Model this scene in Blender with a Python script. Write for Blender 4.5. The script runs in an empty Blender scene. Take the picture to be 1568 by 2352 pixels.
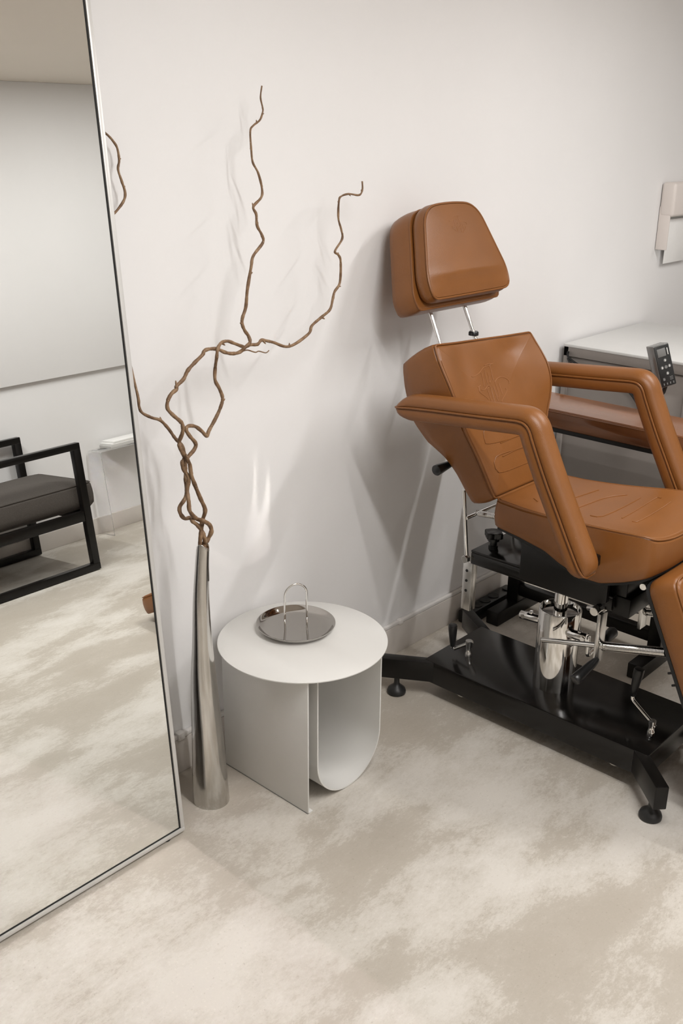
import bpy, bmesh, math, random
from mathutils import Vector, Matrix
from mathutils.bvhtree import BVHTree
random.seed(4)
scene = bpy.context.scene
COL = scene.collection
PI = math.pi

# ------------------------------------------------------------------ materials
def new_mat(name):
    m = bpy.data.materials.new(name); m.use_nodes = True
    nt = m.node_tree
    for n in list(nt.nodes): nt.nodes.remove(n)
    out = nt.nodes.new('ShaderNodeOutputMaterial')
    b = nt.nodes.new('ShaderNodeBsdfPrincipled')
    nt.links.new(b.outputs[0], out.inputs[0])
    return m, nt, b
def node(nt, typ, **kw):
    n = nt.nodes.new(typ)
    for k, v in kw.items():
        if k in n.inputs: n.inputs[k].default_value = v
        else: setattr(n, k, v)
    return n
def ramp(nt, stops, interp='LINEAR'):
    r = nt.nodes.new('ShaderNodeValToRGB'); r.color_ramp.interpolation = interp
    cr = r.color_ramp
    while len(cr.elements) < len(stops): cr.elements.new(0.5)
    for e, (p, c) in zip(cr.elements, stops):
        e.position = p; e.color = (c[0], c[1], c[2], 1) if len(c) == 3 else c
    return r
def bump(nt, b, src, strength=.1, dist=.001):
    bp = nt.nodes.new('ShaderNodeBump'); bp.inputs['Strength'].default_value = strength
    bp.inputs['Distance'].default_value = dist
    nt.links.new(src, bp.inputs['Height']); nt.links.new(bp.outputs[0], b.inputs['Normal'])
def simple(name, col, rough=.5, metal=0., var=.06, scale=20., spec=.5, bmp=0., bscale=400., coat=0.):
    m, nt, b = new_mat(name)
    tc = node(nt, 'ShaderNodeTexCoord')
    nz = node(nt, 'ShaderNodeTexNoise', Scale=scale, Detail=4.)
    nt.links.new(tc.outputs['Object'], nz.inputs['Vector'])
    r = ramp(nt, [(.3, [c*(1-var) for c in col]), (.7, [min(1, c*(1+var)) for c in col])])
    nt.links.new(nz.outputs['Fac'], r.inputs[0]); nt.links.new(r.outputs[0], b.inputs['Base Color'])
    b.inputs['Roughness'].default_value = rough; b.inputs['Metallic'].default_value = metal
    b.inputs['Specular IOR Level'].default_value = spec
    b.inputs['Coat Weight'].default_value = coat
    if bmp:
        n2 = node(nt, 'ShaderNodeTexNoise', Scale=bscale, Detail=3.)
        nt.links.new(tc.outputs['Object'], n2.inputs['Vector'])
        bump(nt, b, n2.outputs['Fac'], bmp, .001)
    return m

WALL = simple('wall_paint', (.815, .803, .795), .85, var=.012, scale=3., spec=.2, bmp=.05, bscale=250.)
CEIL = simple('ceiling_paint', (.80, .74, .665), .9, var=.01, scale=3., spec=.2)
TRIM = simple('baseboard_paint', (.62, .575, .53), .5, var=.02, scale=8.)
DUCT = simple('cable_duct_plastic', (.80, .77, .74), .4, var=.02)
def floor_mat():
    m, nt, b = new_mat('microcement_floor')
    tc = node(nt, 'ShaderNodeTexCoord')
    mp = node(nt, 'ShaderNodeMapping'); mp.inputs['Rotation'].default_value = (0, 0, -.10); mp.inputs['Scale'].default_value = (1.15, 2.1, 1)
    mp.inputs['Location'].default_value = (FLX, FLY, 0)
    nt.links.new(tc.outputs['Object'], mp.inputs['Vector'])
    big = node(nt, 'ShaderNodeTexNoise', Scale=1.9, Detail=8., Roughness=.60, Distortion=.22)
    nt.links.new(mp.outputs[0], big.inputs['Vector'])
    gr = node(nt, 'ShaderNodeTexNoise', Scale=85., Detail=6., Roughness=.78)
    mp2 = node(nt, 'ShaderNodeMapping'); mp2.inputs['Scale'].default_value = (.8, 1.5, 1); mp2.inputs['Rotation'].default_value = (0, 0, -.2)
    nt.links.new(tc.outputs['Object'], mp2.inputs['Vector']); nt.links.new(mp2.outputs[0], gr.inputs['Vector'])
    md = node(nt, 'ShaderNodeMath', operation='MULTIPLY_ADD'); md.inputs[1].default_value = .34; md.inputs[2].default_value = -.17
    nt.links.new(gr.outputs['Fac'], md.inputs[0])
    ad = node(nt, 'ShaderNodeMath', operation='ADD')
    nt.links.new(big.outputs['Fac'], ad.inputs[0]); nt.links.new(md.outputs[0], ad.inputs[1])
    r = ramp(nt, [(.36, (.465, .420, .358)), (.475, (.495, .452, .39)), (.535, (.60, .562, .502)), (.64, (.68, .645, .59))])
    nt.links.new(ad.outputs[0], r.inputs[0])
    soft = node(nt, 'ShaderNodeTexNoise', Scale=1.3, Detail=2.)
    nt.links.new(tc.outputs['Object'], soft.inputs['Vector'])
    r2 = ramp(nt, [(.3, (.92, .91, .90)), (.7, (1, 1, 1))]); nt.links.new(soft.outputs['Fac'], r2.inputs[0])
    mx = node(nt, 'ShaderNodeMix', data_type='RGBA', blend_type='MULTIPLY'); mx.inputs[0].default_value = 1
    nt.links.new(r.outputs[0], mx.inputs[6]); nt.links.new(r2.outputs[0], mx.inputs[7])
    sp = node(nt, 'ShaderNodeTexNoise', Scale=170., Detail=3.); nt.links.new(tc.outputs['Object'], sp.inputs['Vector'])
    r3 = ramp(nt, [(.25, (.80, .78, .76)), (.36, (1, 1, 1)), (.60, (1, 1, 1)), (.72, (1.08, 1.08, 1.08))]); nt.links.new(sp.outputs['Fac'], r3.inputs[0])
    m2 = node(nt, 'ShaderNodeMix', data_type='RGBA', blend_type='MULTIPLY'); m2.inputs[0].default_value = 1
    nt.links.new(mx.outputs[2], m2.inputs[6]); nt.links.new(r3.outputs[0], m2.inputs[7])
    nt.links.new(m2.outputs[2], b.inputs['Base Color'])
    b.inputs['Roughness'].default_value = .5; b.inputs['Specular IOR Level'].default_value = .3
    bump(nt, b, gr.outputs['Fac'], .12, .0006)
    return m
FLX, FLY = 3.8, 4.84
FLOOR = floor_mat()
def leather_mat(name, col, rough=.36, wr=.0, bs=.13):
    m, nt, b = new_mat(name)
    tc = node(nt, 'ShaderNodeTexCoord')
    nz = node(nt, 'ShaderNodeTexNoise', Scale=9., Detail=4.)
    nt.links.new(tc.outputs['Object'], nz.inputs['Vector'])
    r = ramp(nt, [(.3, [c*.93 for c in col]), (.7, [c*1.07 for c in col])])
    nt.links.new(nz.outputs['Fac'], r.inputs[0]); nt.links.new(r.outputs[0], b.inputs['Base Color'])
    b.inputs['Roughness'].default_value = rough; b.inputs['Specular IOR Level'].default_value = .42
    vo = node(nt, 'ShaderNodeTexVoronoi', Scale=620.); nt.links.new(tc.outputs['Object'], vo.inputs['Vector'])
    cr = node(nt, 'ShaderNodeTexNoise', Scale=7., Detail=2.); nt.links.new(tc.outputs['Object'], cr.inputs['Vector'])
    ma = node(nt, 'ShaderNodeMath', operation='MULTIPLY_ADD'); ma.inputs[1].default_value = 6. if wr == 0 else wr
    nt.links.new(cr.outputs['Fac'], ma.inputs[0]); nt.links.new(vo.outputs['Distance'], ma.inputs[2])
    bump(nt, b, ma.outputs[0], bs, .0012)
    return m
LEATHER = leather_mat('cognac_leather', (.215, .080, .019), .36)
STITCH = leather_mat('cognac_stitching', (.29, .12, .042), .45)
BENCHV = leather_mat('bench_vinyl', (.21, .085, .036), .10, bs=.02)
CHROME = simple('chrome', (.80, .79, .77), .06, 1., var=.01)
STEEL = simple('brushed_steel', (.66, .65, .63), .22, 1., var=.03, scale=60.)
BLACKM = simple('black_powder_coat', (.007, .0062, .0055), .30, 0., var=.1, spec=.30, bmp=.05, bscale=900.)
BLACKG = simple('black_gloss_coat', (.007, .0062, .0055), .17, 0., var=.1, spec=.40, bmp=.02, bscale=900.)
BLACKP = simple('black_plastic', (.012, .012, .012), .30, var=.05)
BLACKB = simple('black_backing', (.008, .008, .008), .7, var=.05)
RUBBER = simple('black_rubber', (.015, .015, .015), .45, var=.05)
TABLEP = simple('pale_grey_table_paint', (.73, .72, .69), .48, var=.012, scale=6.)
TRAYM = simple('tray_steel', (.46, .44, .415), .07, 1., var=.01)
ALU = simple('mirror_frame_aluminium', (.66, .65, .63), .35, .3, var=.02)
COUNTER = simple('counter_laminate', (.27, .243, .222), .5, var=.03, scale=10.)
COUNTOP = simple('counter_top_laminate', (.70, .70, .685), .35, var=.02, scale=10.)
WHITEP = simple('white_plastic', (.74, .68, .64), .4, var=.01)
PAPERM = simple('magazine_paper', (.86, .85, .83), .6, var=.02)
PAPERG = simple('magazine_grey_cover', (.60, .59, .57), .5, var=.03)
FABRIC = simple('charcoal_fabric', (.088, .078, .070), .95, var=.18, scale=350., spec=.15, bmp=.3, bscale=900.)
def vase_mat():
    m, nt, b = new_mat('polished_aluminium')
    tc = node(nt, 'ShaderNodeTexCoord')
    mp = node(nt, 'ShaderNodeMapping'); mp.inputs['Scale'].default_value = (1, 1, .12)
    nt.links.new(tc.outputs['Object'], mp.inputs['Vector'])
    n1 = node(nt, 'ShaderNodeTexNoise', Scale=70., Detail=3.); nt.links.new(mp.outputs[0], n1.inputs['Vector'])
    r = ramp(nt, [(.3, (.50, .49, .47)), (.7, (.64, .625, .60))]); nt.links.new(n1.outputs['Fac'], r.inputs[0])
    nt.links.new(r.outputs[0], b.inputs['Base Color'])
    b.inputs['Metallic'].default_value = 1.; b.inputs['Roughness'].default_value = .15
    bump(nt, b, n1.outputs['Fac'], .12, .002)
    return m
VASEM = vase_mat()
def bark_mat():
    m, nt, b = new_mat('willow_bark')
    tc = node(nt, 'ShaderNodeTexCoord')
    n1 = node(nt, 'ShaderNodeTexNoise', Scale=55., Detail=6.); nt.links.new(tc.outputs['Object'], n1.inputs['Vector'])
    r = ramp(nt, [(.3, (.105, .055, .025)), (.5, (.20, .115, .058)), (.72, (.30, .195, .11))]); nt.links.new(n1.outputs['Fac'], r.inputs[0])
    v = node(nt, 'ShaderNodeTexVoronoi', Scale=160.); nt.links.new(tc.outputs['Object'], v.inputs['Vector'])
    r2 = ramp(nt, [(.0, (1, 1, 1)), (.10, (1, 1, 1)), (.16, (0, 0, 0))]); nt.links.new(v.outputs['Distance'], r2.inputs[0])
    mx = node(nt, 'ShaderNodeMix', data_type='RGBA'); mx.inputs[7].default_value = (.45, .34, .22, 1)
    nt.links.new(r2.outputs[0], mx.inputs[0]); nt.links.new(r.outputs[0], mx.inputs[6])
    nt.links.new(mx.outputs[2], b.inputs['Base Color']); b.inputs['Roughness'].default_value = .6
    bump(nt, b, n1.outputs['Fac'], .5, .002)
    return m
BARK = bark_mat()
def mirror_mat():
    m, nt, b = new_mat('silvered_glass')
    tc = node(nt, 'ShaderNodeTexCoord'); nz = node(nt, 'ShaderNodeTexNoise', Scale=2.); nt.links.new(tc.outputs['Object'], nz.inputs['Vector'])
    r = ramp(nt, [(.3, (.92, .94, .93)), (.7, (.925, .945, .935))]); nt.links.new(nz.outputs['Fac'], r.inputs[0]); nt.links.new(r.outputs[0], b.inputs['Base Color'])
    b.inputs['Metallic'].default_value = 1.; b.inputs['Roughness'].default_value = 0.
    return m
MIRROR = mirror_mat()
def acrylic_mat(name, tint=(.985, .99, .99)):
    m, nt, b = new_mat(name)
    tc = node(nt, 'ShaderNodeTexCoord'); nz = node(nt, 'ShaderNodeTexNoise', Scale=2.); nt.links.new(tc.outputs['Object'], nz.inputs['Vector'])
    r = ramp(nt, [(.3, [c*.995 for c in tint]), (.7, tint)]); nt.links.new(nz.outputs['Fac'], r.inputs[0]); nt.links.new(r.outputs[0], b.inputs['Base Color'])
    b.inputs['Transmission Weight'].default_value = 1.; b.inputs['Roughness'].default_value = .02; b.inputs['IOR'].default_value = 1.07
    return m
ACRYLIC = acrylic_mat('clear_acrylic')

# ------------------------------------------------------------------ geometry helpers
def V(*a): return Vector(a[0]) if len(a) == 1 else Vector(a)
def link(o, parent=None):
    COL.objects.link(o)
    if parent is not None:
        o.parent = parent; o.matrix_parent_inverse = parent.matrix_world.inverted() if False else Matrix.Translation(-parent['_w']) if '_w' in parent else Matrix.Identity(4)
    return o
WPOS = {}
def wpos(o): return WPOS.get(o.name, Vector((0, 0, 0)))
def finish(name, bm, mat, parent=None, smooth=True, angle=40, label=None):
    """world-space bmesh -> one mesh object, origin at its parent's base (or at its own base)"""
    bmesh.ops.recalc_face_normals(bm, faces=bm.faces)
    me = bpy.data.meshes.new(name)
    if parent is None:
        lo = Vector((min(v.co.x for v in bm.verts), min(v.co.y for v in bm.verts), min(v.co.z for v in bm.verts)))
        hi = Vector((max(v.co.x for v in bm.verts), max(v.co.y for v in bm.verts), max(v.co.z for v in bm.verts)))
        org = Vector(((lo.x+hi.x)/2, (lo.y+hi.y)/2, lo.z)); off = org
    else:
        org = Vector((0, 0, 0)); off = wpos(parent)
    bm.transform(Matrix.Translation(-off))
    if smooth:
        for f in bm.faces: f.smooth = True
        ca = math.radians(angle)
        for e in bm.edges:
            if len(e.link_faces) == 2 and e.calc_face_angle(0) > ca: e.smooth = False
    bm.to_mesh(me); bm.free()
    me.materials.append(mat)
    o = bpy.data.objects.new(name, me); COL.objects.link(o)
    if parent is not None: o.parent = parent
    else: o.location = org
    WPOS[o.name] = off
    if label: o['label'] = label
    return o
def tag(o, label, cat, group=None):
    o['label'] = label; o['category'] = cat
    if group: o['group'] = group
    return o
def thing(name, loc, label, cat, group=None):
    o = bpy.data.objects.new(name, None); COL.objects.link(o)
    o.location = loc; o.empty_display_size = .05
    WPOS[o.name] = Vector(loc)
    return tag(o, label, cat, group)
def structure(name, bm, mat, **kw):
    o = finish(name, bm, mat, **kw); o['kind'] = 'structure'; return o

def add_box(bm, lo, hi, bev=0., seg=2, M=None):
    g = bmesh.ops.create_cube(bm, size=1.)
    vs = g['verts']
    c = [(lo[i]+hi[i])/2 for i in range(3)]; s = [hi[i]-lo[i] for i in range(3)]
    for v in vs: v.co = Vector((c[0]+v.co.x*s[0], c[1]+v.co.y*s[1], c[2]+v.co.z*s[2]))
    if bev:
        es = list({e for v in vs for e in v.link_edges})
        r = bmesh.ops.bevel(bm, geom=es, offset=bev, segments=seg, profile=.5, affect='EDGES')
        vs = list({v for f in r['faces'] for v in f.verts} | {v for v in vs if v.is_valid})
    if M is not None:
        for v in vs: v.co = M @ v.co
    return vs
def frames(pts, up=None):
    n = len(pts); T = []
    for i in range(n):
        a = pts[max(0, i-1)]; b = pts[min(n-1, i+1)]
        d = (b-a); T.append(d.normalized() if d.length > 1e-9 else Vector((0, 0, 1)))
    N = []
    t = T[0]; ref = Vector((0, 0, 1)) if abs(t.z) < .9 else Vector((1, 0, 0))
    nrm = (ref - t*ref.dot(t)).normalized(); N.append(nrm)
    for i in range(1, n):
        nrm = N[-1] - T[i]*N[-1].dot(T[i])
        nrm = nrm.normalized() if nrm.length > 1e-6 else N[-1]
        N.append(nrm)
    return T, N
def add_tube(bm, pts, r, seg=12, cap=True, closed=False):
    pts = [Vector(p) for p in pts]; n = len(pts)
    rs = r if isinstance(r, (list, tuple)) else [r]*n
    if closed:
        T = [(pts[(i+1) % n]-pts[i-1]).normalized() for i in range(n)]
        ref = Vector((0, 0, 1)) if abs(T[0].z) < .9 else Vector((1, 0, 0))
        N = [(ref-T[0]*ref.dot(T[0])).normalized()]
        for i in range(1, n):
            q = N[-1]-T[i]*N[-1].dot(T[i]); N.append(q.normalized())
    else: T, N = frames(pts)
    rings = []
    for i in range(n):
        bn = T[i].cross(N[i])
        rings.append([bm.verts.new(pts[i]+(N[i]*math.cos(2*PI*k/seg)+bn*math.sin(2*PI*k/seg))*rs[i]) for k in range(seg)])
    m = n if closed else n-1
    for i in range(m):
        a, b = rings[i], rings[(i+1) % n]
        for k in range(seg): bm.faces.new((a[k], a[(k+1) % seg], b[(k+1) % seg], b[k]))
    if cap and not closed:
        bm.faces.new(list(reversed(rings[0]))); bm.faces.new(rings[-1])
    return rings
def add_cyl(bm, a, b, r, seg=28, bev=.0):
    a = Vector(a); b = Vector(b); d = (b-a).normalized()
    if bev: return add_tube(bm, [a, a+d*1e-5, a+d*bev*.3, a+d*bev, b-d*bev, b-d*bev*.3, b-d*1e-5, b], [r-bev, r-bev, r-bev*.3, r, r, r-bev*.3, r-bev, r-bev], seg)
    return add_tube(bm, [a, b], r, seg)
def add_lathe(bm, prof, c, seg=48):
    """prof: (r,z) list, closed top/bottom when r==0"""
    rings = []
    for r, z in prof:
        if r < 1e-6: rings.append([bm.verts.new((c[0], c[1], c[2]+z))])
        else: rings.append([bm.verts.new((c[0]+r*math.cos(2*PI*k/seg), c[1]+r*math.sin(2*PI*k/seg), c[2]+z)) for k in range(seg)])
    for a, b in zip(rings, rings[1:]):
        for k in range(seg):
            k2 = (k+1) % seg
            if len(a) == 1 and len(b) == 1: continue
            if len(a) == 1: bm.faces.new((a[0], b[k2], b[k]))
            elif len(b) == 1: bm.faces.new((a[k], a[k2], b[0]))
            else: bm.faces.new((a[k], a[k2], b[k2], b[k]))
def add_prism(bm, poly, axis, a, b, bev=0.):
    """polygon of 2D points extruded along axis ('x','y','z') from a to b"""
    def P(p, t):
        return {'x': (t, p[0], p[1]), 'y': (p[0], t, p[1]), 'z': (p[0], p[1], t)}[axis]
    v0 = [bm.verts.new(P(p, a)) for p in poly]; v1 = [bm.verts.new(P(p, b)) for p in poly]
    fs = [bm.faces.new(v0), bm.faces.new(list(reversed(v1)))]
    n = len(poly)
    for i in range(n): fs.append(bm.faces.new((v0[i], v1[i], v1[(i+1) % n], v0[(i+1) % n])))
    if bev:
        es = list({e for f in fs for e in f.edges})
        bmesh.ops.bevel(bm, geom=es, offset=bev, segments=2, profile=.5, affect='EDGES')
def round_poly(pts, rad, seg=6):
    """2D polygon with rounded corners; rad float or list"""
    n = len(pts); out = []
    for i in range(n):
        p = Vector(pts[i]); a = Vector(pts[i-1]); b = Vector(pts[(i+1) % n])
        r = rad[i] if isinstance(rad, (list, tuple)) else rad
        u = (a-p); w = (b-p); la, lb = u.length, w.length; u /= la; w /= lb
        d = min(r, la*.48, lb*.48)
        if d < 1e-5: out.append(p); continue
        s, e = p+u*d, p+w*d
        for k in range(seg+1):
            t = k/seg; out.append(s*(1-t)**2 + p*2*t*(1-t) + e*t*t)
    return out
def resample(pts, n, closed=True):
    P = [Vector(p) for p in pts]
    if closed: P = P+[P[0]]
    L = [0]
    for a, b in zip(P, P[1:]): L.append(L[-1]+(b-a).length)
    out = []; j = 0
    m = n if closed else n-1
    for i in range(n):
        t = L[-1]*i/m
        while j < len(L)-2 and L[j+1] < t: j += 1
        d = L[j+1]-L[j]; f = (t-L[j])/d if d > 1e-12 else 0
        out.append(P[j].lerp(P[j+1], min(1, max(0, f))))
    return out
def smooth_path(pts, k=4):
    """Catmull-Rom through points (any dimension Vector)"""
    P = [Vector(p) for p in pts]; n = len(P); out = []
    for i in range(n-1):
        p0 = P[max(0, i-1)]; p1 = P[i]; p2 = P[i+1]; p3 = P[min(n-1, i+2)]
        for j in range(k):
            t = j/k
            out.append(.5*((2*p1)+(p2-p0)*t+(2*p0-5*p1+4*p2-p3)*t*t+(3*p1-p0-3*p2+p3)*t*t*t))
    out.append(P[-1]); return out
def inset(pts, d):
    n = len(pts); out = []
    area = sum(pts[i-1].x*pts[i].y-pts[i].x*pts[i-1].y for i in range(n))
    s = 1 if area > 0 else -1
    for i in range(n):
        t = (pts[(i+1) % n]-pts[i-1]).normalized()
        out.append(pts[i]+Vector((-t.y, t.x))*d*s)
    return out
def cushion(bm, outline, to3d, thick, edge=.012, puff=.01, n=128, back_edge=.004, height=None, bulge=.004, groove=.0028):
    """upholstered pad. outline 2D; to3d(a,b,h) -> Vector, h up from the front plane (back at -thick(a,b)).
       returns list of front edge points (3D) for piping"""
    O = resample(outline, n)
    c = sum(O, Vector((0, 0)))/n
    th = thick if callable(thick) else (lambda a, b: thick)
    hf = height or (lambda a, b: 0.)
    rings = []
    def ring(P, h):  # h callable(p)->height
        rings.append([bm.verts.new(to3d(p.x, p.y, h(p))) for p in P])
    # back face rings (from centre out)
    for s in (.35, .7): ring([c+(p-c)*s for p in inset(O, back_edge)], lambda p: -th(p.x, p.y))
    ring(inset(O, back_edge), lambda p: -th(p.x, p.y))
    ring(O, lambda p: -th(p.x, p.y)+back_edge)
    for f in (.75, .5, .25):
        ring(inset(O, -bulge*4*f*(1-f)), lambda p, f=f: (-th(p.x, p.y)+back_edge)*f + (-edge+hf(p.x, p.y))*(1-f))
    ring(O, lambda p: -edge+hf(p.x, p.y))
    for k in range(1, 6):
        a = PI/2*k/5
        g = groove if k in (2, 3) else 0.   # the seam sinks a little and carries the piping
        ring(inset(O, edge*(1-math.cos(a))+g*.7), lambda p, a=a, g=g: -edge*(1-math.sin(a))-g*.7+hf(p.x, p.y))
    I = inset(O, edge)
    piping = [to3d(p.x, p.y, -edge*.293+groove*.15+hf(p.x, p.y)) for p in inset(O, edge*.293-groove*.15)]
    for s in (.975, .95, .92, .88, .84, .8, .75, .7, .65, .6, .55, .5, .45, .4, .35, .3, .25, .2, .15, .1, .05):
        ring([c+(p-c)*s for p in I], lambda p, s=s: puff*(1-s**2.2)+hf(p.x, p.y))
    for a, b in zip(rings, rings[1:]):
        for k in range(n): bm.faces.new((a[k], a[(k+1) % n], b[(k+1) % n], b[k]))
    m = bm.verts.new(to3d(c.x, c.y, puff+hf(c.x, c.y)))
    for k in range(n): bm.faces.new((rings[-1][k], rings[-1][(k+1) % n], m))
    m = bm.verts.new(to3d(c.x, c.y, -th(c.x, c.y)))
    for k in range(n): bm.faces.new((rings[0][(k+1) % n], rings[0][k], m))
    return piping
def spring_pts(a, b, r, turns, per=10):
    a = Vector(a); b = Vector(b); d = (b-a); t = d.normalized()
    ref = Vector((0, 0, 1)); n = (ref-t*ref.dot(t)).normalized(); bn = t.cross(n)
    N = turns*per
    return [a+d*(i/N)+(n*math.cos(2*PI*i/per)+bn*math.sin(2*PI*i/per))*r for i in range(N+1)]
def stitch_on(name, strokes, bvh, origin_fn, direction, parent, mat, r=.0011, lift=.0004, label=None):
    bm = bmesh.new(); ok = 0
    for s in strokes:
        pts = resample(smooth_path([Vector(p) for p in s], 4), max(6, len(s)*4), closed=False)
        P = []
        for p in pts:
            h = bvh.ray_cast(origin_fn(p), direction)
            if h[0] is not None: P.append(h[0]-direction*lift)
        if len(P) > 2: add_tube(bm, P, r, 6); ok += 1
    return finish(name, bm, mat, parent, label=label)

# ------------------------------------------------------------------ traced curves (metres)
BR_R = [ (1.2977,1.6180,0.6676,0.0049),(1.2998,1.6195,0.6844,0.0048),(1.3067,1.6211,0.7151,0.0048),(1.3193,1.6306,0.7342,0.0048),(1.3229,1.6241,0.7602,0.0047),(1.3121,1.6256,0.7902,0.0046),(1.3015,1.6272,0.8197,0.0045),(1.2926,1.6287,0.8484,0.0045),(1.2908,1.6302,0.8726,0.0044),(1.2818,1.6258,0.8901,0.0043),(1.3067,1.6333,0.9019,0.0043),(1.3131,1.6348,0.9145,0.0043),(1.2993,1.6364,0.9338,0.0042),(1.2914,1.6379,0.9493,0.0042),(1.2987,1.6394,0.9557,0.0041),(1.3186,1.6409,0.9506,0.0041),(1.3369,1.6425,0.9365,0.0041),(1.3529,1.6440,0.9208,0.0041),(1.3602,1.6455,0.9311,0.0041),(1.3808,1.6471,0.9531,0.0041),(1.3984,1.6486,0.9759,0.0040),(1.4068,1.6501,0.9957,0.0040),(1.3999,1.6516,1.0182,0.0039),(1.3900,1.6532,1.0386,0.0039),(1.3925,1.6547,1.0638,0.0038),(1.3893,1.6442,1.0915,0.0037),(1.3945,1.6458,1.1089,0.0037),(1.4170,1.6593,1.1165,0.0037),(1.4367,1.6608,1.1170,0.0037),(1.4593,1.6624,1.1078,0.0037),(1.4976,1.6739,1.0936,0.0037),(1.5061,1.6654,1.0984,0.0037),(1.5301,1.6669,1.0959,0.0037),(1.5448,1.6685,1.1034,0.0036),(1.5660,1.6700,1.0978,0.0036),(1.5826,1.6700,1.0928,0.0035),(1.6354,1.6710,1.0754,0.0035),(1.7001,1.6720,1.0957,0.0035),(1.7141,1.6730,1.1141,0.0034),(1.7479,1.6740,1.1302,0.0034),(1.7788,1.6750,1.1447,0.0033),(1.7898,1.6760,1.1684,0.0032),(1.7974,1.6770,1.1857,0.0032),(1.8172,1.6780,1.2063,0.0031),(1.8204,1.6790,1.2556,0.0030),(1.8131,1.6800,1.2717,0.0029),(1.8021,1.6810,1.2813,0.0028),(1.8283,1.6820,1.3082,0.0027),(1.8257,1.6830,1.3303,0.0026),(1.8165,1.6840,1.3569,0.0026),(1.8191,1.6850,1.3957,0.0025),(1.8280,1.6860,1.4061,0.0024),(1.8557,1.6870,1.4106,0.0023),(1.8944,1.6880,1.4066,0.0023),(1.9070,1.6890,1.4184,0.0022),(1.9070,1.6900,1.4381,0.0021) ]
BR_L = [ (1.3148,1.6180,0.6623,0.0051),(1.3169,1.6220,0.6785,0.0050),(1.3113,1.6161,0.6973,0.0049),(1.3094,1.6201,0.7120,0.0048),(1.3015,1.6242,0.7283,0.0047),(1.2921,1.6302,0.7394,0.0047),(1.2947,1.6422,0.7442,0.0046),(1.2816,1.6463,0.7455,0.0045),(1.2738,1.6503,0.7591,0.0044),(1.2764,1.6544,0.7723,0.0044),(1.2937,1.6584,0.7841,0.0043),(1.3038,1.6625,0.7980,0.0042),(1.3009,1.6605,0.8265,0.0041),(1.3055,1.6645,0.8490,0.0041),(1.3070,1.6666,0.8702,0.0040),(1.3084,1.6706,0.8885,0.0039),(1.3053,1.6747,0.9053,0.0038),(1.3009,1.6867,0.9157,0.0038),(1.2986,1.6907,0.9214,0.0037),(1.2859,1.6948,0.9436,0.0036),(1.2702,1.6988,0.9626,0.0035),(1.2514,1.7029,0.9714,0.0034),(1.2304,1.7069,0.9853,0.0033),(1.2262,1.7110,0.9992,0.0032),(1.2270,1.7150,1.0237,0.0031),(1.2236,1.7350,1.1027,0.0031),(1.2039,1.7363,1.1961,0.0030),(1.1919,1.7377,1.2676,0.0029),(1.1885,1.7390,1.3362,0.0028),(1.1995,1.7403,1.3792,0.0028),(1.2250,1.7417,1.3979,0.0027),(1.2443,1.7430,1.4163,0.0027),(1.2498,1.7443,1.4320,0.0027),(1.2442,1.7457,1.4545,0.0026),(1.2386,1.7470,1.4760,0.0025),(1.2436,1.7483,1.4931,0.0025),(1.2418,1.7497,1.5159,0.0024),(1.2333,1.7510,1.5296,0.0024),(1.2251,1.7523,1.5384,0.0023),(1.2156,1.7537,1.5463,0.0023),(1.2077,1.7550,1.5597,0.0022) ]
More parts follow.
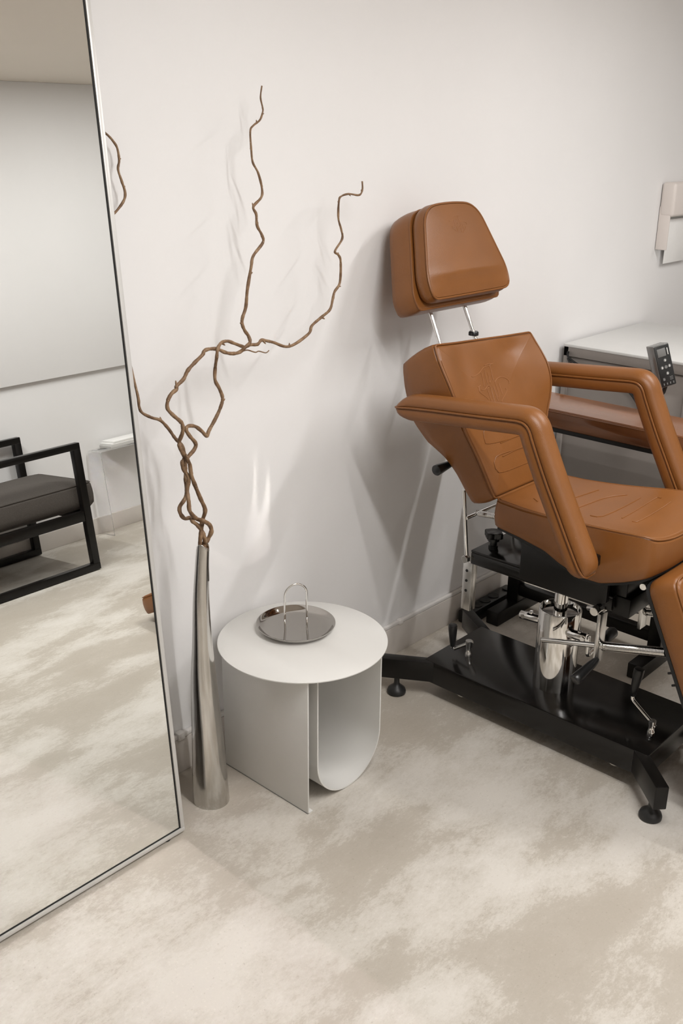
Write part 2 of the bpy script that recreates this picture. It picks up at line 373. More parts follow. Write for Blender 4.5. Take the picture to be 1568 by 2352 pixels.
BR_M = [ (1.3033,1.6120,0.6676,0.0051),(1.3148,1.6214,0.6793,0.0051),(1.3273,1.6227,0.6906,0.0050),(1.3319,1.6161,0.7091,0.0050),(1.3277,1.6174,0.7253,0.0049),(1.3062,1.6108,0.7420,0.0049),(1.3013,1.6302,0.7444,0.0048),(1.2778,1.6215,0.7707,0.0047),(1.2772,1.6229,0.7927,0.0047),(1.2832,1.6342,0.8128,0.0047),(1.2898,1.6356,0.8401,0.0046),(1.2798,1.6389,0.8635,0.0046),(1.2773,1.6383,0.8787,0.0045),(1.2854,1.6397,0.8885,0.0045),(1.2741,1.6390,0.9103,0.0044),(1.2754,1.6424,0.9258,0.0044),(1.2778,1.6337,0.9459,0.0043),(1.2804,1.6351,0.9615,0.0043),(1.2758,1.6365,0.9714,0.0043),(1.2582,1.6378,0.9885,0.0042),(1.2464,1.6392,1.0042,0.0041),(1.2485,1.6405,1.0195,0.0041),(1.2601,1.6419,1.0330,0.0041),(1.2756,1.6433,1.0402,0.0041),(1.2774,1.6446,1.0465,0.0040),(1.2972,1.6460,1.0577,0.0040),(1.3106,1.6473,1.0735,0.0040),(1.3297,1.6487,1.0861,0.0040),(1.3548,1.6501,1.1004,0.0040),(1.3607,1.6514,1.1073,0.0040),(1.3752,1.6528,1.1095,0.0039),(1.4000,1.6541,1.1058,0.0039),(1.4219,1.6555,1.0954,0.0040),(1.4444,1.6568,1.0888,0.0040),(1.4674,1.6582,1.0883,0.0040),(1.4807,1.6516,1.0992,0.0039),(1.4977,1.6559,1.1069,0.0039),(1.4991,1.6623,1.1200,0.0039),(1.4897,1.6636,1.1330,0.0038),(1.4841,1.6650,1.1476,0.0038),(1.4850,1.6650,1.1611,0.0038),(1.4975,1.6667,1.1845,0.0037),(1.5047,1.6683,1.2208,0.0036),(1.5190,1.6700,1.2686,0.0035),(1.5280,1.6717,1.2922,0.0034),(1.5588,1.6733,1.3183,0.0033),(1.5579,1.6750,1.3345,0.0032),(1.5458,1.6767,1.3552,0.0031),(1.5452,1.6783,1.3791,0.0030),(1.5388,1.6800,1.3952,0.0029),(1.5645,1.6817,1.4139,0.0028),(1.5683,1.6833,1.4334,0.0027),(1.5594,1.6850,1.4649,0.0026),(1.5461,1.6867,1.4864,0.0024),(1.5440,1.6883,1.5113,0.0023),(1.5439,1.6900,1.5493,0.0022),(1.5546,1.6917,1.5607,0.0021),(1.5757,1.6933,1.5723,0.0021),(1.5861,1.6950,1.5895,0.0020),(1.5868,1.6967,1.5989,0.0019),(1.5833,1.6983,1.6176,0.0018),(1.5893,1.7000,1.6403,0.0017) ]
BR_T = [ (1.4828,1.6720,1.0840,0.0018),(1.4936,1.6733,1.0853,0.0017),(1.5076,1.6747,1.0848,0.0016),(1.5313,1.6760,1.0762,0.0015),(1.5441,1.6773,1.0766,0.0014),(1.5668,1.6787,1.0694,0.0013),(1.5782,1.6800,1.0730,0.0012) ]
VASE = [(1.3054, 1.6162, 0.682, 0.0137), (1.305, 1.6166, 0.6724, 0.0142), (1.3027, 1.6191, 0.6319, 0.0153), (1.2992, 1.6229, 0.5524, 0.0182), (1.2978, 1.6245, 0.4415, 0.023), (1.2976, 1.6246, 0.3255, 0.0313), (1.3002, 1.6219, 0.1659, 0.0385), (1.301, 1.621, 0.0577, 0.0431), (1.3016, 1.6203, -0.0029, 0.045)]
LOGO = [[(2.0845, 0.9636), (2.0977, 0.9627), (2.1198, 0.9675), (2.1297, 0.9715), (2.1487, 0.9775), (2.171, 0.9775)], [(2.1503, 0.9806), (2.165, 0.9817), (2.1789, 0.981), (2.1926, 0.9799), (2.182, 0.9792), (2.1738, 0.9771), (2.1737, 0.9626), (2.1709, 0.9408)], [(2.1281, 0.9662), (2.128, 0.9519), (2.1239, 0.9338)], [(2.1455, 0.9691), (2.1435, 0.9528), (2.1423, 0.9364)], [(2.1566, 0.963), (2.157, 0.9496), (2.1527, 0.937), (2.1586, 0.9427)], [(2.0949, 0.9352), (2.1093, 0.9384)], [(2.1004, 0.9365), (2.0984, 0.9325), (2.0971, 0.9239), (2.1123, 0.9126), (2.1195, 0.907), (2.1244, 0.9007)], [(2.1061, 0.9279), (2.121, 0.926), (2.1402, 0.9323), (2.1504, 0.9284)], [(2.1339, 0.9256), (2.1344, 0.9045), (2.1348, 0.8933)], [(2.1339, 0.9256), (2.1497, 0.9269), (2.148, 0.9033), (2.1479, 0.8911)], [(2.1641, 0.9273), (2.1635, 0.9018), (2.1631, 0.8907)], [(2.1764, 0.9354), (2.1762, 0.9064), (2.1677, 0.8978)], [(2.1906, 0.9309), (2.1909, 0.9028)], [(2.1764, 0.9354), (2.1901, 0.9422), (2.2112, 0.9429), (2.2288, 0.9362), (2.2368, 0.927), (2.233, 0.9236)], [(2.2118, 0.9151), (2.2135, 0.9081), (2.1995, 0.8991), (2.1857, 0.8925), (2.1763, 0.8862)]]
HLOGO = [[(2.1621, 1.3356), (2.1684, 1.3358), (2.1788, 1.3389), (2.1835, 1.3411), (2.1923, 1.3446), (2.2027, 1.3456)], [(2.193, 1.3461), (2.1998, 1.3472), (2.2063, 1.3475), (2.2128, 1.3476), (2.2079, 1.3469), (2.2041, 1.3456), (2.2043, 1.3391), (2.2034, 1.3293)], [(2.1828, 1.3387), (2.183, 1.3323), (2.1815, 1.324)], [(2.191, 1.3408), (2.1903, 1.3334), (2.1901, 1.326)], [(2.1963, 1.3385), (2.1967, 1.3326), (2.1949, 1.3267), (2.1976, 1.3296)], [(2.1676, 1.3233), (2.1744, 1.3254)], [(2.1703, 1.3241), (2.1694, 1.3222), (2.1689, 1.3183), (2.1764, 1.3139), (2.1799, 1.3118), (2.1823, 1.3092)], [(2.1731, 1.3205), (2.1802, 1.3204), (2.1892, 1.3241), (2.1941, 1.3228)], [(2.1863, 1.3208), (2.187, 1.3114), (2.1874, 1.3064)], [(2.1863, 1.3208), (2.1937, 1.3221), (2.1934, 1.3115), (2.1936, 1.306)], [(2.2005, 1.323), (2.2007, 1.3116), (2.2007, 1.3066)], [(2.2061, 1.3271), (2.2065, 1.3142), (2.2027, 1.31)], [(2.2128, 1.3258), (2.2134, 1.3133)], [(2.2061, 1.3271), (2.2123, 1.3308), (2.2221, 1.332), (2.2303, 1.3298), (2.2342, 1.3261), (2.2325, 1.3245)], [(2.2229, 1.3198), (2.2238, 1.3167), (2.2175, 1.3121), (2.2112, 1.3085), (2.207, 1.3052)]]
LUM = [[(2.1711, 0.8375), (2.0831, 0.8409), (2.0613, 0.8322), (2.0585, 0.8188), (2.0733, 0.8019), (2.2431, 0.795)], [(2.2477, 0.7626), (2.1062, 0.7693), (2.075, 0.7585), (2.0717, 0.7441), (2.0907, 0.7269), (2.2433, 0.7251)]]
SEAT = [[(2.1461, 1.202), (2.2909, 1.1772)], [(2.1217, 1.1499), (2.2479, 1.1345), (2.2966, 1.0985)], [(2.094, 1.0913), (2.1084, 1.0637), (2.2899, 1.0584)], [(2.1156, 1.0185), (2.3006, 1.0241), (2.3086, 1.0114)], [(2.1088, 0.9886), (2.1198, 0.9772), (2.2949, 0.9801)], [(2.0976, 1.2428), (2.1101, 1.2624)]]
# ------------------------------------------------------------------ room shell
WY, FY, RX, LX, CZ, SZ = 1.775, -1.075, 6.2, -4.6, 2.2, 2.2
bm = bmesh.new(); add_box(bm, (LX-.1, FY-.1, -.1), (RX+.1, WY+.1, 0)); structure('floor', bm, FLOOR)
bm = bmesh.new(); add_box(bm, (LX-.1, FY-.1, CZ), (RX+.1, WY+.1, CZ+.1)); structure('ceiling', bm, CEIL)
bm = bmesh.new(); add_box(bm, (LX-.1, WY, 0), (RX+.1, WY+.1, CZ)); structure('wall_back', bm, WALL)
bm = bmesh.new(); add_box(bm, (LX-.1, FY-.1, 0), (RX+.1, FY, CZ)); structure('wall_front', bm, WALL)
bm = bmesh.new(); add_box(bm, (RX, FY, 0), (RX+.1, WY, CZ)); structure('wall_right', bm, WALL)
bm = bmesh.new(); add_box(bm, (LX-.1, FY, 0), (LX, WY, CZ)); structure('wall_left', bm, WALL)
bm = bmesh.new(); add_box(bm, (LX, WY-.014, 0), (RX, WY, .098), .002); structure('baseboard_back', bm, TRIM)
bm = bmesh.new(); add_box(bm, (LX, FY, 0), (RX, FY+.014, .085), .002); structure('baseboard_front', bm, TRIM)
bm = bmesh.new(); add_box(bm, (RX-.014, FY+.014, 0), (RX, WY-.014, .098), .002); structure('baseboard_right', bm, TRIM)
# slightly proud upper lining of the wall opposite, its lower edge casts a thin shadow
bm = bmesh.new(); add_box(bm, (LX, FY, .832), (RX, FY+.022, SZ), .002); structure('trim_1', bm, WALL)
# cable channel running on top of the baseboard, with its end joint
duct = thing('cable_channel', (1.8, WY-.006, .098), 'thin white cable channel running along the top of the grey baseboard', 'cable channel')
bm = bmesh.new(); add_box(bm, (LX+.1, WY-.013, .099), (3.0, WY-.001, .111), .0025); finish('channel_cover', bm, DUCT, duct)
bm = bmesh.new(); add_box(bm, (1.313, WY-.020, .097), (1.335, WY-.001, .118), .004); add_box(bm, (1.330, WY-.017, .100), (1.352, WY-.001, .114), .004)
add_cyl(bm, (1.322, WY-.022, .108), (1.322, WY-.018, .108), .004, 12)
finish('joint_clip', bm, DUCT, duct)
bm = bmesh.new(); add_box(bm, (2.195, WY-.018, .098), (2.215, WY-.001, .114), .003); finish('joint_clip', bm, DUCT, duct)

# ------------------------------------------------------------------ mirror leaning on the wall
ma = math.atan(.080)
MM = Matrix(((1, 0, 0, 0), (0, math.sin(ma), -math.cos(ma), 1.572), (0, math.cos(ma), math.sin(ma), .006), (0, 0, 0, 1)))
MX0, MX1, MH = .12, 1.1765, 1.93
mir = thing('standing_mirror', (.65, 1.60, 0), 'tall mirror with slim silver frame leaning against the white wall', 'mirror')
bm = bmesh.new(); add_box(bm, (MX0+.0135, .0135, -.006), (MX1-.0135, MH-.0135, 0), M=MM); finish('mirror_glass', bm, MIRROR, mir, smooth=False)
bm = bmesh.new()
fw, fo, fb = .0105, .0035, -.019
add_box(bm, (MX0, 0, fb), (MX1, fw, fo), .0012, M=MM); add_box(bm, (MX0, MH-fw, fb), (MX1, MH, fo), .0012, M=MM)
add_box(bm, (MX0, fw, fb), (MX0+fw, MH-fw, fo), .0012, M=MM); add_box(bm, (MX1-fw, fw, fb), (MX1, MH-fw, fo), .0012, M=MM)
finish('frame', bm, ALU, mir)
bm = bmesh.new()
g0, g1 = fw, .0138
add_box(bm, (MX0+g0, g0, -.004), (MX1-g0, g1, .0008), M=MM); add_box(bm, (MX0+g0, MH-g1, -.004), (MX1-g0, MH-g0, .0008), M=MM)
add_box(bm, (MX0+g0, g1, -.004), (MX0+g1, MH-g1, .0008), M=MM); add_box(bm, (MX1-g1, g1, -.004), (MX1-g0, MH-g1, .0008), M=MM)
finish('gasket', bm, BLACKB, mir, smooth=False)
bm = bmesh.new(); add_box(bm, (MX0+.01, .01, -.017), (MX1-.01, MH-.01, -.007), M=MM); finish('backing_board', bm, BLACKB, mir, smooth=False)
for fx in (.25, 1.13):
    bm = bmesh.new(); add_cyl(bm, (fx, 1.580, 0), (fx, 1.580, .009), .009, 16); finish('foot', bm, RUBBER, mir)

# ------------------------------------------------------------------ vase and willow branches
def loft_vase():
    bm = bmesh.new()
    pr = [(Vector(v[:3]), v[3]) for v in reversed(VASE)]
    pr[0] = (Vector((pr[0][0].x, pr[0][0].y, .0)), pr[0][1])
    prof = smooth_path([Vector((p.x, p.y, p.z, r)) for p, r in pr], 6)
    seg = 56; rings = []
    for q in prof:
        z = q[2]; ring = []
        for k in range(seg):
            a = 2*PI*k/seg
            w = 1+.018*math.sin(3*a+z*7)+.03*math.sin(2*a+1+z*3)*min(1, max(0, (z-.25)/.4))
            lip = (.006*math.sin(2*a+.6)) if z > .675 else 0
            ring.append(bm.verts.new((q[0]+q[3]*w*math.cos(a), q[1]+q[3]*w*math.sin(a), z+lip)))
        rings.append(ring)
    last = prof[-1]
    for (s, dz) in ((.93, .0006), (.86, -.002), (.84, -.03), (.82, -.08)):
        ring = []
        for k in range(seg):
            v = rings[len(prof)-1][k].co; c = Vector((last[0], last[1], v.z))
            p = c+(v-c)*s; ring.append(bm.verts.new((p.x, p.y, v.z+dz)))
        rings.append(ring)
    for a, b in zip(rings, rings[1:]):
        for k in range(seg): bm.faces.new((a[k], a[(k+1) % seg], b[(k+1) % seg], b[k]))
    bm.faces.new(list(reversed(rings[0]))); bm.faces.new(rings[-1])
    return bm
va = finish('floor_vase', loft_vase(), VASEM, smooth=True, angle=60)
tag(va, 'slim tapering polished metal vase on the floor beside the mirror', 'vase')
def branch(name, pts, label, buds, extra=None, base=None):
    bm = bmesh.new()
    P = [Vector(p) for p in pts]
    if base: P = [Vector(base)]+P
    S = smooth_path(P, 6)
    pos = [Vector(q[:3]) for q in S]; rad = [q[3]*(1+.08*math.sin(i*.9)+.07*random.uniform(-1, 1)) for i, q in enumerate(S)]
    add_tube(bm, pos, rad, 12)
    for i in buds:
        if i >= len(pos)-1: continue
        t = (pos[i+1]-pos[i]).normalized(); n = t.cross(Vector((.3, -.8, .5))).normalized()*random.choice((-1, 1))
        d = (n+t*.7).normalized(); r = rad[i]
        add_tube(bm, [pos[i], pos[i]+d*r*1.4, pos[i]+d*r*2.4, pos[i]+d*r*3.0], [r*.75, r*.62, r*.45, r*.12], 8)
    if extra:
        S2 = smooth_path([Vector(p) for p in extra], 5)
        add_tube(bm, [Vector(q[:3]) for q in S2], [q[3] for q in S2], 8)
    o = finish(name, bm, BARK, smooth=True, angle=75)
    return tag(o, label, 'branch', 'twisted willow branches in the vase')
branch('willow_branch', BR_M, 'tall twisted willow branch rising straightest and highest from the metal vase', [150, 240, 262, 288, 300, 312, 330, 345, 352], extra=BR_T, base=(1.303, 1.6165, .62, .0048))
branch('willow_branch', BR_R, 'twisted willow branch sweeping out right towards the chair, ending in small buds', [60, 130, 168, 205, 222, 240, 262, 275, 290, 305, 318, 328], base=(1.299, 1.619, .62, .0046))
branch('willow_branch', BR_L, 'twisted willow branch curving left and passing behind the mirror', [90, 125, 200, 216], base=(1.309, 1.618, .62, .0048))

# ------------------------------------------------------------------ side table and tray
TC = (1.559, 1.555)
tb = thing('side_table', (TC[0], TC[1], 0), 'round pale grey metal side table on a flat panel and a U-shaped sheet', 'side table')
bm = bmesh.new(); add_lathe(bm, [(0, .3675), (.2095, .3675), (.2113, .3685), (.2113, .3708), (.2098, .372), (0, .372)], (TC[0], TC[1], 0), 160); finish('tabletop', bm, TABLEP, tb)
bm = bmesh.new(); add_box(bm, (1.4225, 1.404, 0), (1.4265, 1.706, .3675), .0008)
add_box(bm, (1.4225, 1.404, 0), (1.4395, 1.706, .0035), .0008); finish('side_panel', bm, TABLEP, tb)
def u_sheet():
    c, R, th = 1.5755, .1165, .0038
    path = [(c-R, .3675)]+[(c-R*math.cos(PI*k/40), R+.001-R*math.sin(PI*k/40)) for k in range(41)]+[(c+R, .3675)]
    inn = [(c-R+th, .3675)]+[(c-(R-th)*math.cos(PI*k/40), R+.001-(R-th)*math.sin(PI*k/40)) for k in range(41)]+[(c+R-th, .3675)]
    bm = bmesh.new(); y0, y1 = 1.408, 1.702
    A = [[bm.verts.new((p[0], y, p[1])) for p in path] for y in (y0, y1)]; B_ = [[bm.verts.new((p[0], y, p[1])) for p in inn] for y in (y0, y1)]
    n = len(path)
    for i in range(n-1):
        bm.faces.new((A[0][i], A[0][i+1], A[1][i+1], A[1][i])); bm.faces.new((B_[0][i], B_[1][i], B_[1][i+1], B_[0][i+1]))
        bm.faces.new((A[0][i], B_[0][i], B_[0][i+1], A[0][i+1])); bm.faces.new((A[1][i], A[1][i+1], B_[1][i+1], B_[1][i]))
    for k in (0, n-1): bm.faces.new((A[0][k], A[1][k], B_[1][k], B_[0][k]))
    return bm
finish('curved_panel', u_sheet(), TABLEP, tb)
TR = (1.587, 1.607, .3722)
tr = thing('serving_tray', TR, 'round polished steel tray with arched wire handle on the side table', 'tray')
bm = bmesh.new(); add_lathe(bm, [(0, .0), (.078, .0), (.084, .0015), (.093, .007), (.0995, .0145), (.1005, .0160), (.1000, .0172), (.0985, .0168), (.092, .0098), (.084, .0045), (.0775, .0028), (0, .0025)], TR, 96); finish('dish', bm, TRAYM, tr, angle=60)
hc = Vector((1.578, 1.598)); hd_ = Vector((.054, -.028)).normalized()*.0288
hp = [Vector((hc.x-hd_.x, hc.y-hd_.y, .374))]
for k in range(25):
    a = PI*k/24; hp.append(Vector((hc.x-hd_.x*math.cos(a), hc.y-hd_.y*math.cos(a), .374+.098+.0288*math.sin(a))))
hp.append(Vector((hc.x+hd_.x, hc.y+hd_.y, .374)))
bm = bmesh.new(); add_tube(bm, hp, .0027, 12); finish('handle', bm, CHROME, tr)

# ------------------------------------------------------------------ tattoo chair
XC = 2.19
ch = thing('tattoo_chair', (XC, 1.2, 0), 'adjustable cognac leather tattoo chair with headrest and armrests on black base', 'chair')
# base
bm = bmesh.new()
add_prism(bm, round_poly([(2.047, 1.545), (2.333, 1.545), (2.333, .843), (2.047, .843)], .004, 3), 'z', .052, .120, .0025)
finish('base_plate', bm, BLACKG, ch)
for (px, py, dx, dy) in ((2.065, 1.512, -.085, .135), (2.315, 1.512, .085, .135), (2.066, .878, -.112, -.118), (2.314, .878, .112, -.118)):
    d = Vector((dx, dy)).normalized(); n = Vector((-d.y, d.x))*.0165; e = Vector((px+dx, py+dy)); s = Vector((px, py))
    bm = bmesh.new(); add_prism(bm, [s+n, e+n, e-n, s-n], 'z', .056, .1198, .003)
    lg = finish('leg', bm, BLACKM, ch)
    f = e-d*.045
    bm = bmesh.new(); add_lathe(bm, [(0, 0), (.024, 0), (.0275, .003), (.028, .009), (.025, .017), (.017, .024), (.010, .030), (.008, .036), (.008, .060), (0, .060)], (f.x, f.y, 0), 32)
    finish('foot_glide', bm, RUBBER, lg)
for cy in (1.43, .945):
    bm = bmesh.new(); add_cyl(bm, (2.072, cy, .050), (2.092, cy, .050), .020, 24, .003); finish('caster', bm, STEEL, ch)
# column
bm = bmesh.new(); add_lathe(bm, [(0, .119), (.0572, .119), (.0572, .350), (.0560, .3535), (.0535, .3535), (.0525, .350), (.050, .342), (0, .340)], (XC, 1.2, 0), 96); finish('column', bm, CHROME, ch, angle=50)
bm = bmesh.new(); add_lathe(bm, [(0, .335), (.0185, .335), (.0185, .47), (0, .47)], (XC, 1.2, 0), 48); finish('piston', bm, CHROME, ch)
bm = bmesh.new(); add_cyl(bm, (XC-.005, 1.253, .300), (XC-.005, 1.318, .294), .0125, 24, .002); add_cyl(bm, (XC-.018, 1.305, .296), (XC+.008, 1.305, .296), .006, 12); add_cyl(bm, (XC-.005, 1.285, .302), (XC-.005, 1.285, .316), .006, 12, .002); finish('clamp_knob', bm, CHROME, ch)
bm = bmesh.new(); add_cyl(bm, (XC-.03, 1.152, .306), (XC-.03, 1.098, .309), .0125, 24, .002); add_cyl(bm, (XC-.03, 1.12, .307), (XC-.03, 1.12, .324), .006, 12, .002); add_cyl(bm, (XC-.045, 1.105, .309), (XC-.012, 1.105, .309), .0065, 12)
ck = finish('clamp_knob', bm, CHROME, ch)
bm = bmesh.new(); add_tube(bm, resample(round_poly([(0, .315), (.008, .309), (.0085, .247), (.02, .247), (.095, .268)], .012, 5), 40, False) and [Vector((XC-.022+p.x, 1.10, p.y)) for p in resample(round_poly([(-.008, .309), (.006, .313), (.008, .248), (.095, .262)], [.0, .008, .010, 0], 5)[:-0 or None], 40, False)], .0052, 10); lv = finish('crank_lever', bm, CHROME, ck)
bm = bmesh.new(); add_tube(bm, [(XC+.07, 1.10, .262), (XC+.075, 1.10, .263), (XC+.12, 1.10, .270), (XC+.126, 1.10, .271)], [.010, .014, .016, .012], 20); finish('crank_handle', bm, BLACKP, ck)
# locking cranks on the base
def crank(bolt, joint, top, h0):
    bm = bmesh.new()
    add_lathe(bm, [(0, 0), (.010, 0), (.010, .012), (.0075, .016), (.0075, .030), (.010, .032), (.010, h0), (0, h0)], (bolt[0], bolt[1], .119), 20)
    b = Vector((bolt[0], bolt[1], .119+h0-.008)); j = Vector(joint)
    add_tube(bm, [b+(b-j).normalized()*.012, b, j+(b-j).normalized()*.006, j+Vector((0, 0, .003)), j+Vector((0, 0, .014))], .0052, 12)
    k = finish('locking_crank', bm, CHROME, ch)
    t = Vector(top); a = j+Vector((0, 0, .010)); bm = bmesh.new()
    L = t-a
    add_tube(bm, [a, a+L*.02, a+L*.25, a+L*.75, a+L*.93, a+L*.98, t], [.0055, .0072, .0095, .0128, .0132, .012, .008], 20)
    finish('crank_grip', bm, BLACKP, k)
crank((2.150, 1.462), (2.130, 1.505, .134), (2.128, 1.507, .216), .052)
crank((2.140, .884), (2.143, .946, .196), (2.146, .938, .288), .042)
# upper frame
bm = bmesh.new()
add_box(bm, (2.078, 1.00, .484), (2.302, 1.425, .491), .002)
add_box(bm, (2.078, 1.00, .450), (2.092, 1.425, .484), .003); add_box(bm, (2.288, 1.00, .450), (2.302, 1.425, .484), .003); add_box(bm, (2.092, 1.411, .450), (2.288, 1.425, .484), .003)
uf = finish('upper_frame', bm, BLACKG, ch)
for s, x0 in ((-1, 2.066), (1, 2.302)):
    bm = bmesh.new(); add_prism(bm, [(1.262, .462), (1.262, .572), (1.01, .572), (1.01, .474), (1.05, .458)], 'x', x0, x0+.012, .002); finish('side_plate', bm, BLACKM, ch)
bm = bmesh.new(); add_box(bm, (2.092, 1.03, .491), (2.288, 1.27, .572), .004); add_box(bm, (2.10, .975, .487), (2.28, 1.03, .575), .004); finish('seat_support', bm, BLACKM, ch)
bm = bmesh.new(); add_box(bm, (2.13, 1.27, .548), (2.25, 1.30, .576), .003); finish('seat_bracket', bm, BLACKM, ch)
bm = bmesh.new()
add_lathe(bm, [(0, .490), (.013, .490), (.013, .500), (.010, .502), (.010, .512), (.016, .514), (.016, .526), (0, .526)], (2.128, 1.388, 0), 20)
poly = []
for k in range(40):
    a = 2*PI*k/40; r = .0235+.0055*math.cos(4*a); poly.append((2.128+r*math.cos(a), 1.388+r*math.sin(a)))
add_prism(bm, poly, 'z', .524, .541, .003); finish('star_knob', bm, BLACKP, ch)
# tilt linkage behind the seat
bm = bmesh.new()
for x in (2.078, 2.302): add_tube(bm, [(x, 1.438, .462), (x, 1.460, .655)], .0055, 12)
add_tube(bm, [(2.078, 1.447, .577), (2.302, 1.447, .577)], .0052, 12)
fr = finish('tilt_linkage', bm, CHROME, ch)
for x, s in ((2.076, -1), (2.304, 1)):
    bm = bmesh.new(); add_cyl(bm, (x-s*.006, 1.438, .462), (x+s*.010, 1.438, .462), .0115, 6, .0015); finish('bolt', bm, STEEL, ch)
bm = bmesh.new(); add_tube(bm, spring_pts((2.125, 1.445, .580), (2.125, 1.335, .592), .0075, 26, 8), .0016, 5); finish('spring', bm, CHROME, ch)
bm = bmesh.new(); add_box(bm, (2.080, 1.420, .305), (2.086, 1.450, .452), .002); add_box(bm, (2.086, 1.420, .305), (2.106, 1.424, .452), .001)
pb = finish('perforated_bar', bm, STEEL, ch)
for z in (.425, .395, .365):
    bm = bmesh.new(); add_cyl(bm, (2.0792, 1.436, z), (2.084, 1.436, z), .0042, 16); finish('hole', bm, BLACKB, pb)
# leg rest locking rods
bm = bmesh.new(); add_cyl(bm, (2.045, 1.03, .452), (2.105, 1.03, .452), .0115, 28, .002); add_cyl(bm, (2.275, 1.03, .452), (2.335, 1.03, .452), .0115, 28, .002)
add_cyl(bm, (2.105, 1.000, .470), (2.36, 1.000, .470), .009, 20); add_cyl(bm, (2.08, 1.03, .452), (2.092, 1.03, .452), .0165, 28, .002)
finish('axle', bm, CHROME, ch)
bm = bmesh.new(); add_box(bm, (2.098, .962, .436), (2.282, 1.05, .487), .003); finish('axle_block', bm, BLACKM, ch)
for x, dz in ((2.073, 0), (2.307, .01)):
    bm = bmesh.new(); add_box(bm, (x-.018, 1.014, .305+dz), (x+.018, 1.024, .445+dz), .002); finish('link_plate', bm, STEEL, ch)
    a = Vector((x+.008, 1.186, .303+dz)); b = Vector((x+.008, .848, .394+dz))
    bm = bmesh.new(); add_cyl(bm, a, b, .0068, 20, .002); rd = finish('locking_rod', bm, CHROME, ch)
    m = a.lerp(b, .51)
    bm = bmesh.new(); add_tube(bm, spring_pts(m, b, .0105, 46, 9), .0019, 5); finish('spring', bm, CHROME, ch)
bm = bmesh.new(); add_tube(bm, [(2.058, 1.012, .322), (2.050, 1.013, .319), (2.035, 1.015, .314), (1.985, 1.022, .297), (1.974, 1.0235, .293), (1.972, 1.024, .292)], [.006, .009, .011, .0145, .0145, .012], 22); finish('release_handle', bm, BLACKP, ch)
# seat
def seat_out():
    L_ = [(-.148, 1.338), (-.163, 1.22), (-.178, 1.10), (-.192, 1.0), (-.196, .93), (-.180, .884), (-.09, .872)]
    return [(x, y) for x, y in L_]+[(-x, y) for x, y in reversed(L_)]
so = round_poly([(XC+x, y) for x, y in seat_out()], [.02, .08, .08, .06, .03, .025, .08, .08, .025, .03, .06, .08, .08, .02], 5)
def zb(y):
    K = [(.80, .604), (.885, .598), (.95, .572), (1.0, .553), (1.06, .548), (1.12, .562), (1.17, .580), (1.25, .590), (1.34, .596)]
    for (y0, z0), (y1, z1) in zip(K, K[1:]):
        if y <= y1: return z0+(z1-z0)*max(0, (y-y0)/(y1-y0))
    return K[-1][1]
def seat_h(x, y):
    u = (x-XC)/.19; f = min(1, max(0, (1.25-y)/.35))
    side = abs(u)**3*.020*f
    return .012*f + side - .010*(1-u*u)*math.exp(-((y-1.14)/.10)**2) - .006*max(0, (.925-y)/.05)**2
ZT = .672
bm = bmesh.new()
pip = cushion(bm, so, lambda x, y, h: Vector((x, y, ZT+h)), lambda x, y: ZT-zb(y), edge=.012, puff=.004, height=seat_h, n=160)
bvs = BVHTree.FromBMesh(bm)
st = finish('seat', bm, LEATHER, ch, angle=60)
bm = bmesh.new(); add_tube(bm, pip, .0022, 8, closed=True); finish('piping', bm, LEATHER, st)
stitch_on('stitching', SEAT, bvs, lambda p: Vector((p.x, p.y, .9)), Vector((0, 0, -1)), st, LEATHER, r=.0016)
bm = bmesh.new(); add_prism(bm, [tuple(p) for p in inset(resample(so, 80), .006) if True], 'z', .5725, .5755)
for v in bm.verts: v.co.z = zb(v.co.y)-(.007 if v.co.z < .574 else -.001)
finish('seat_board', bm, BLACKB, ch)
# backrest
BU, BN = Vector((0, .3905, .9206)), Vector((0, -.9206, .3905))
BO = Vector((XC-.010, 1.333, .668))
hw = [(0, .138), (.03, .147), (.08, .156), (.125, .168), (.165, .186), (.205, .207), (.25, .222), (.30, .226), (.36, .224), (.405, .218), (.424, .213)]
bo = round_poly([(-w, s) for s, w in hw]+[(w, s) for s, w in reversed(hw)], [.012]+[.05]*9+[.022, .022]+[.05]*9+[.012], 5)
def bth(v, s):
    K = [(0, .078), (.09, .088), (.14, .098), (.19, .118), (.26, .126), (.36, .122), (.45, .112)]
    for (y0, z0), (y1, z1) in zip(K, K[1:]):
        if s <= y1: return z0+(z1-z0)*max(0, (s-y0)/(y1-y0))
    return K[-1][1]
def bh(v, s):
    u = abs(v)/.21
    wing = .030*max(0, u-.45)**1.5*math.exp(-((s-.27)/.12)**2)*2
    dent = -.010*math.exp(-((v-.10)/.05)**2-((s-.375)/.035)**2) - .007*math.exp(-((v+.12)/.035)**2-((s-.36)/.06)**2)
    return wing+dent-.010*math.exp(-(v/.12)**2-((s-.30)/.1)**2)
b3 = lambda v, s, h: BO+Vector((v, 0, 0))+BU*(s-.022*max(0, (v+.2)/.4)*max(0, (s-.3)/.12)+.20*min(0, h+.015)*max(0, (s-.22)/.2))+BN*h
bm = bmesh.new(); pip = cushion(bm, bo, b3, bth, edge=.014, puff=.008, height=bh, n=180)
bvb = BVHTree.FromBMesh(bm)
bk = finish('backrest', bm, LEATHER, ch, angle=60)
bm = bmesh.new(); add_tube(bm, pip, .0026, 8, closed=True); finish('piping', bm, LEATHER, bk)
stitch_on('stitched_emblem', LOGO, bvb, lambda p: Vector((p.x, .8, p.y)), Vector((0, 1, 0)), bk, STITCH, r=.0011)
stitch_on('lumbar_stitching', LUM+[[(4.36-p[0], p[1]) for p in q] for q in LUM], bvb, lambda p: Vector((p.x, .8, p.y)), Vector((0, 1, 0)), bk, LEATHER, r=.0016)
O2 = inset(resample(bo, 140), .012); bm = bmesh.new()
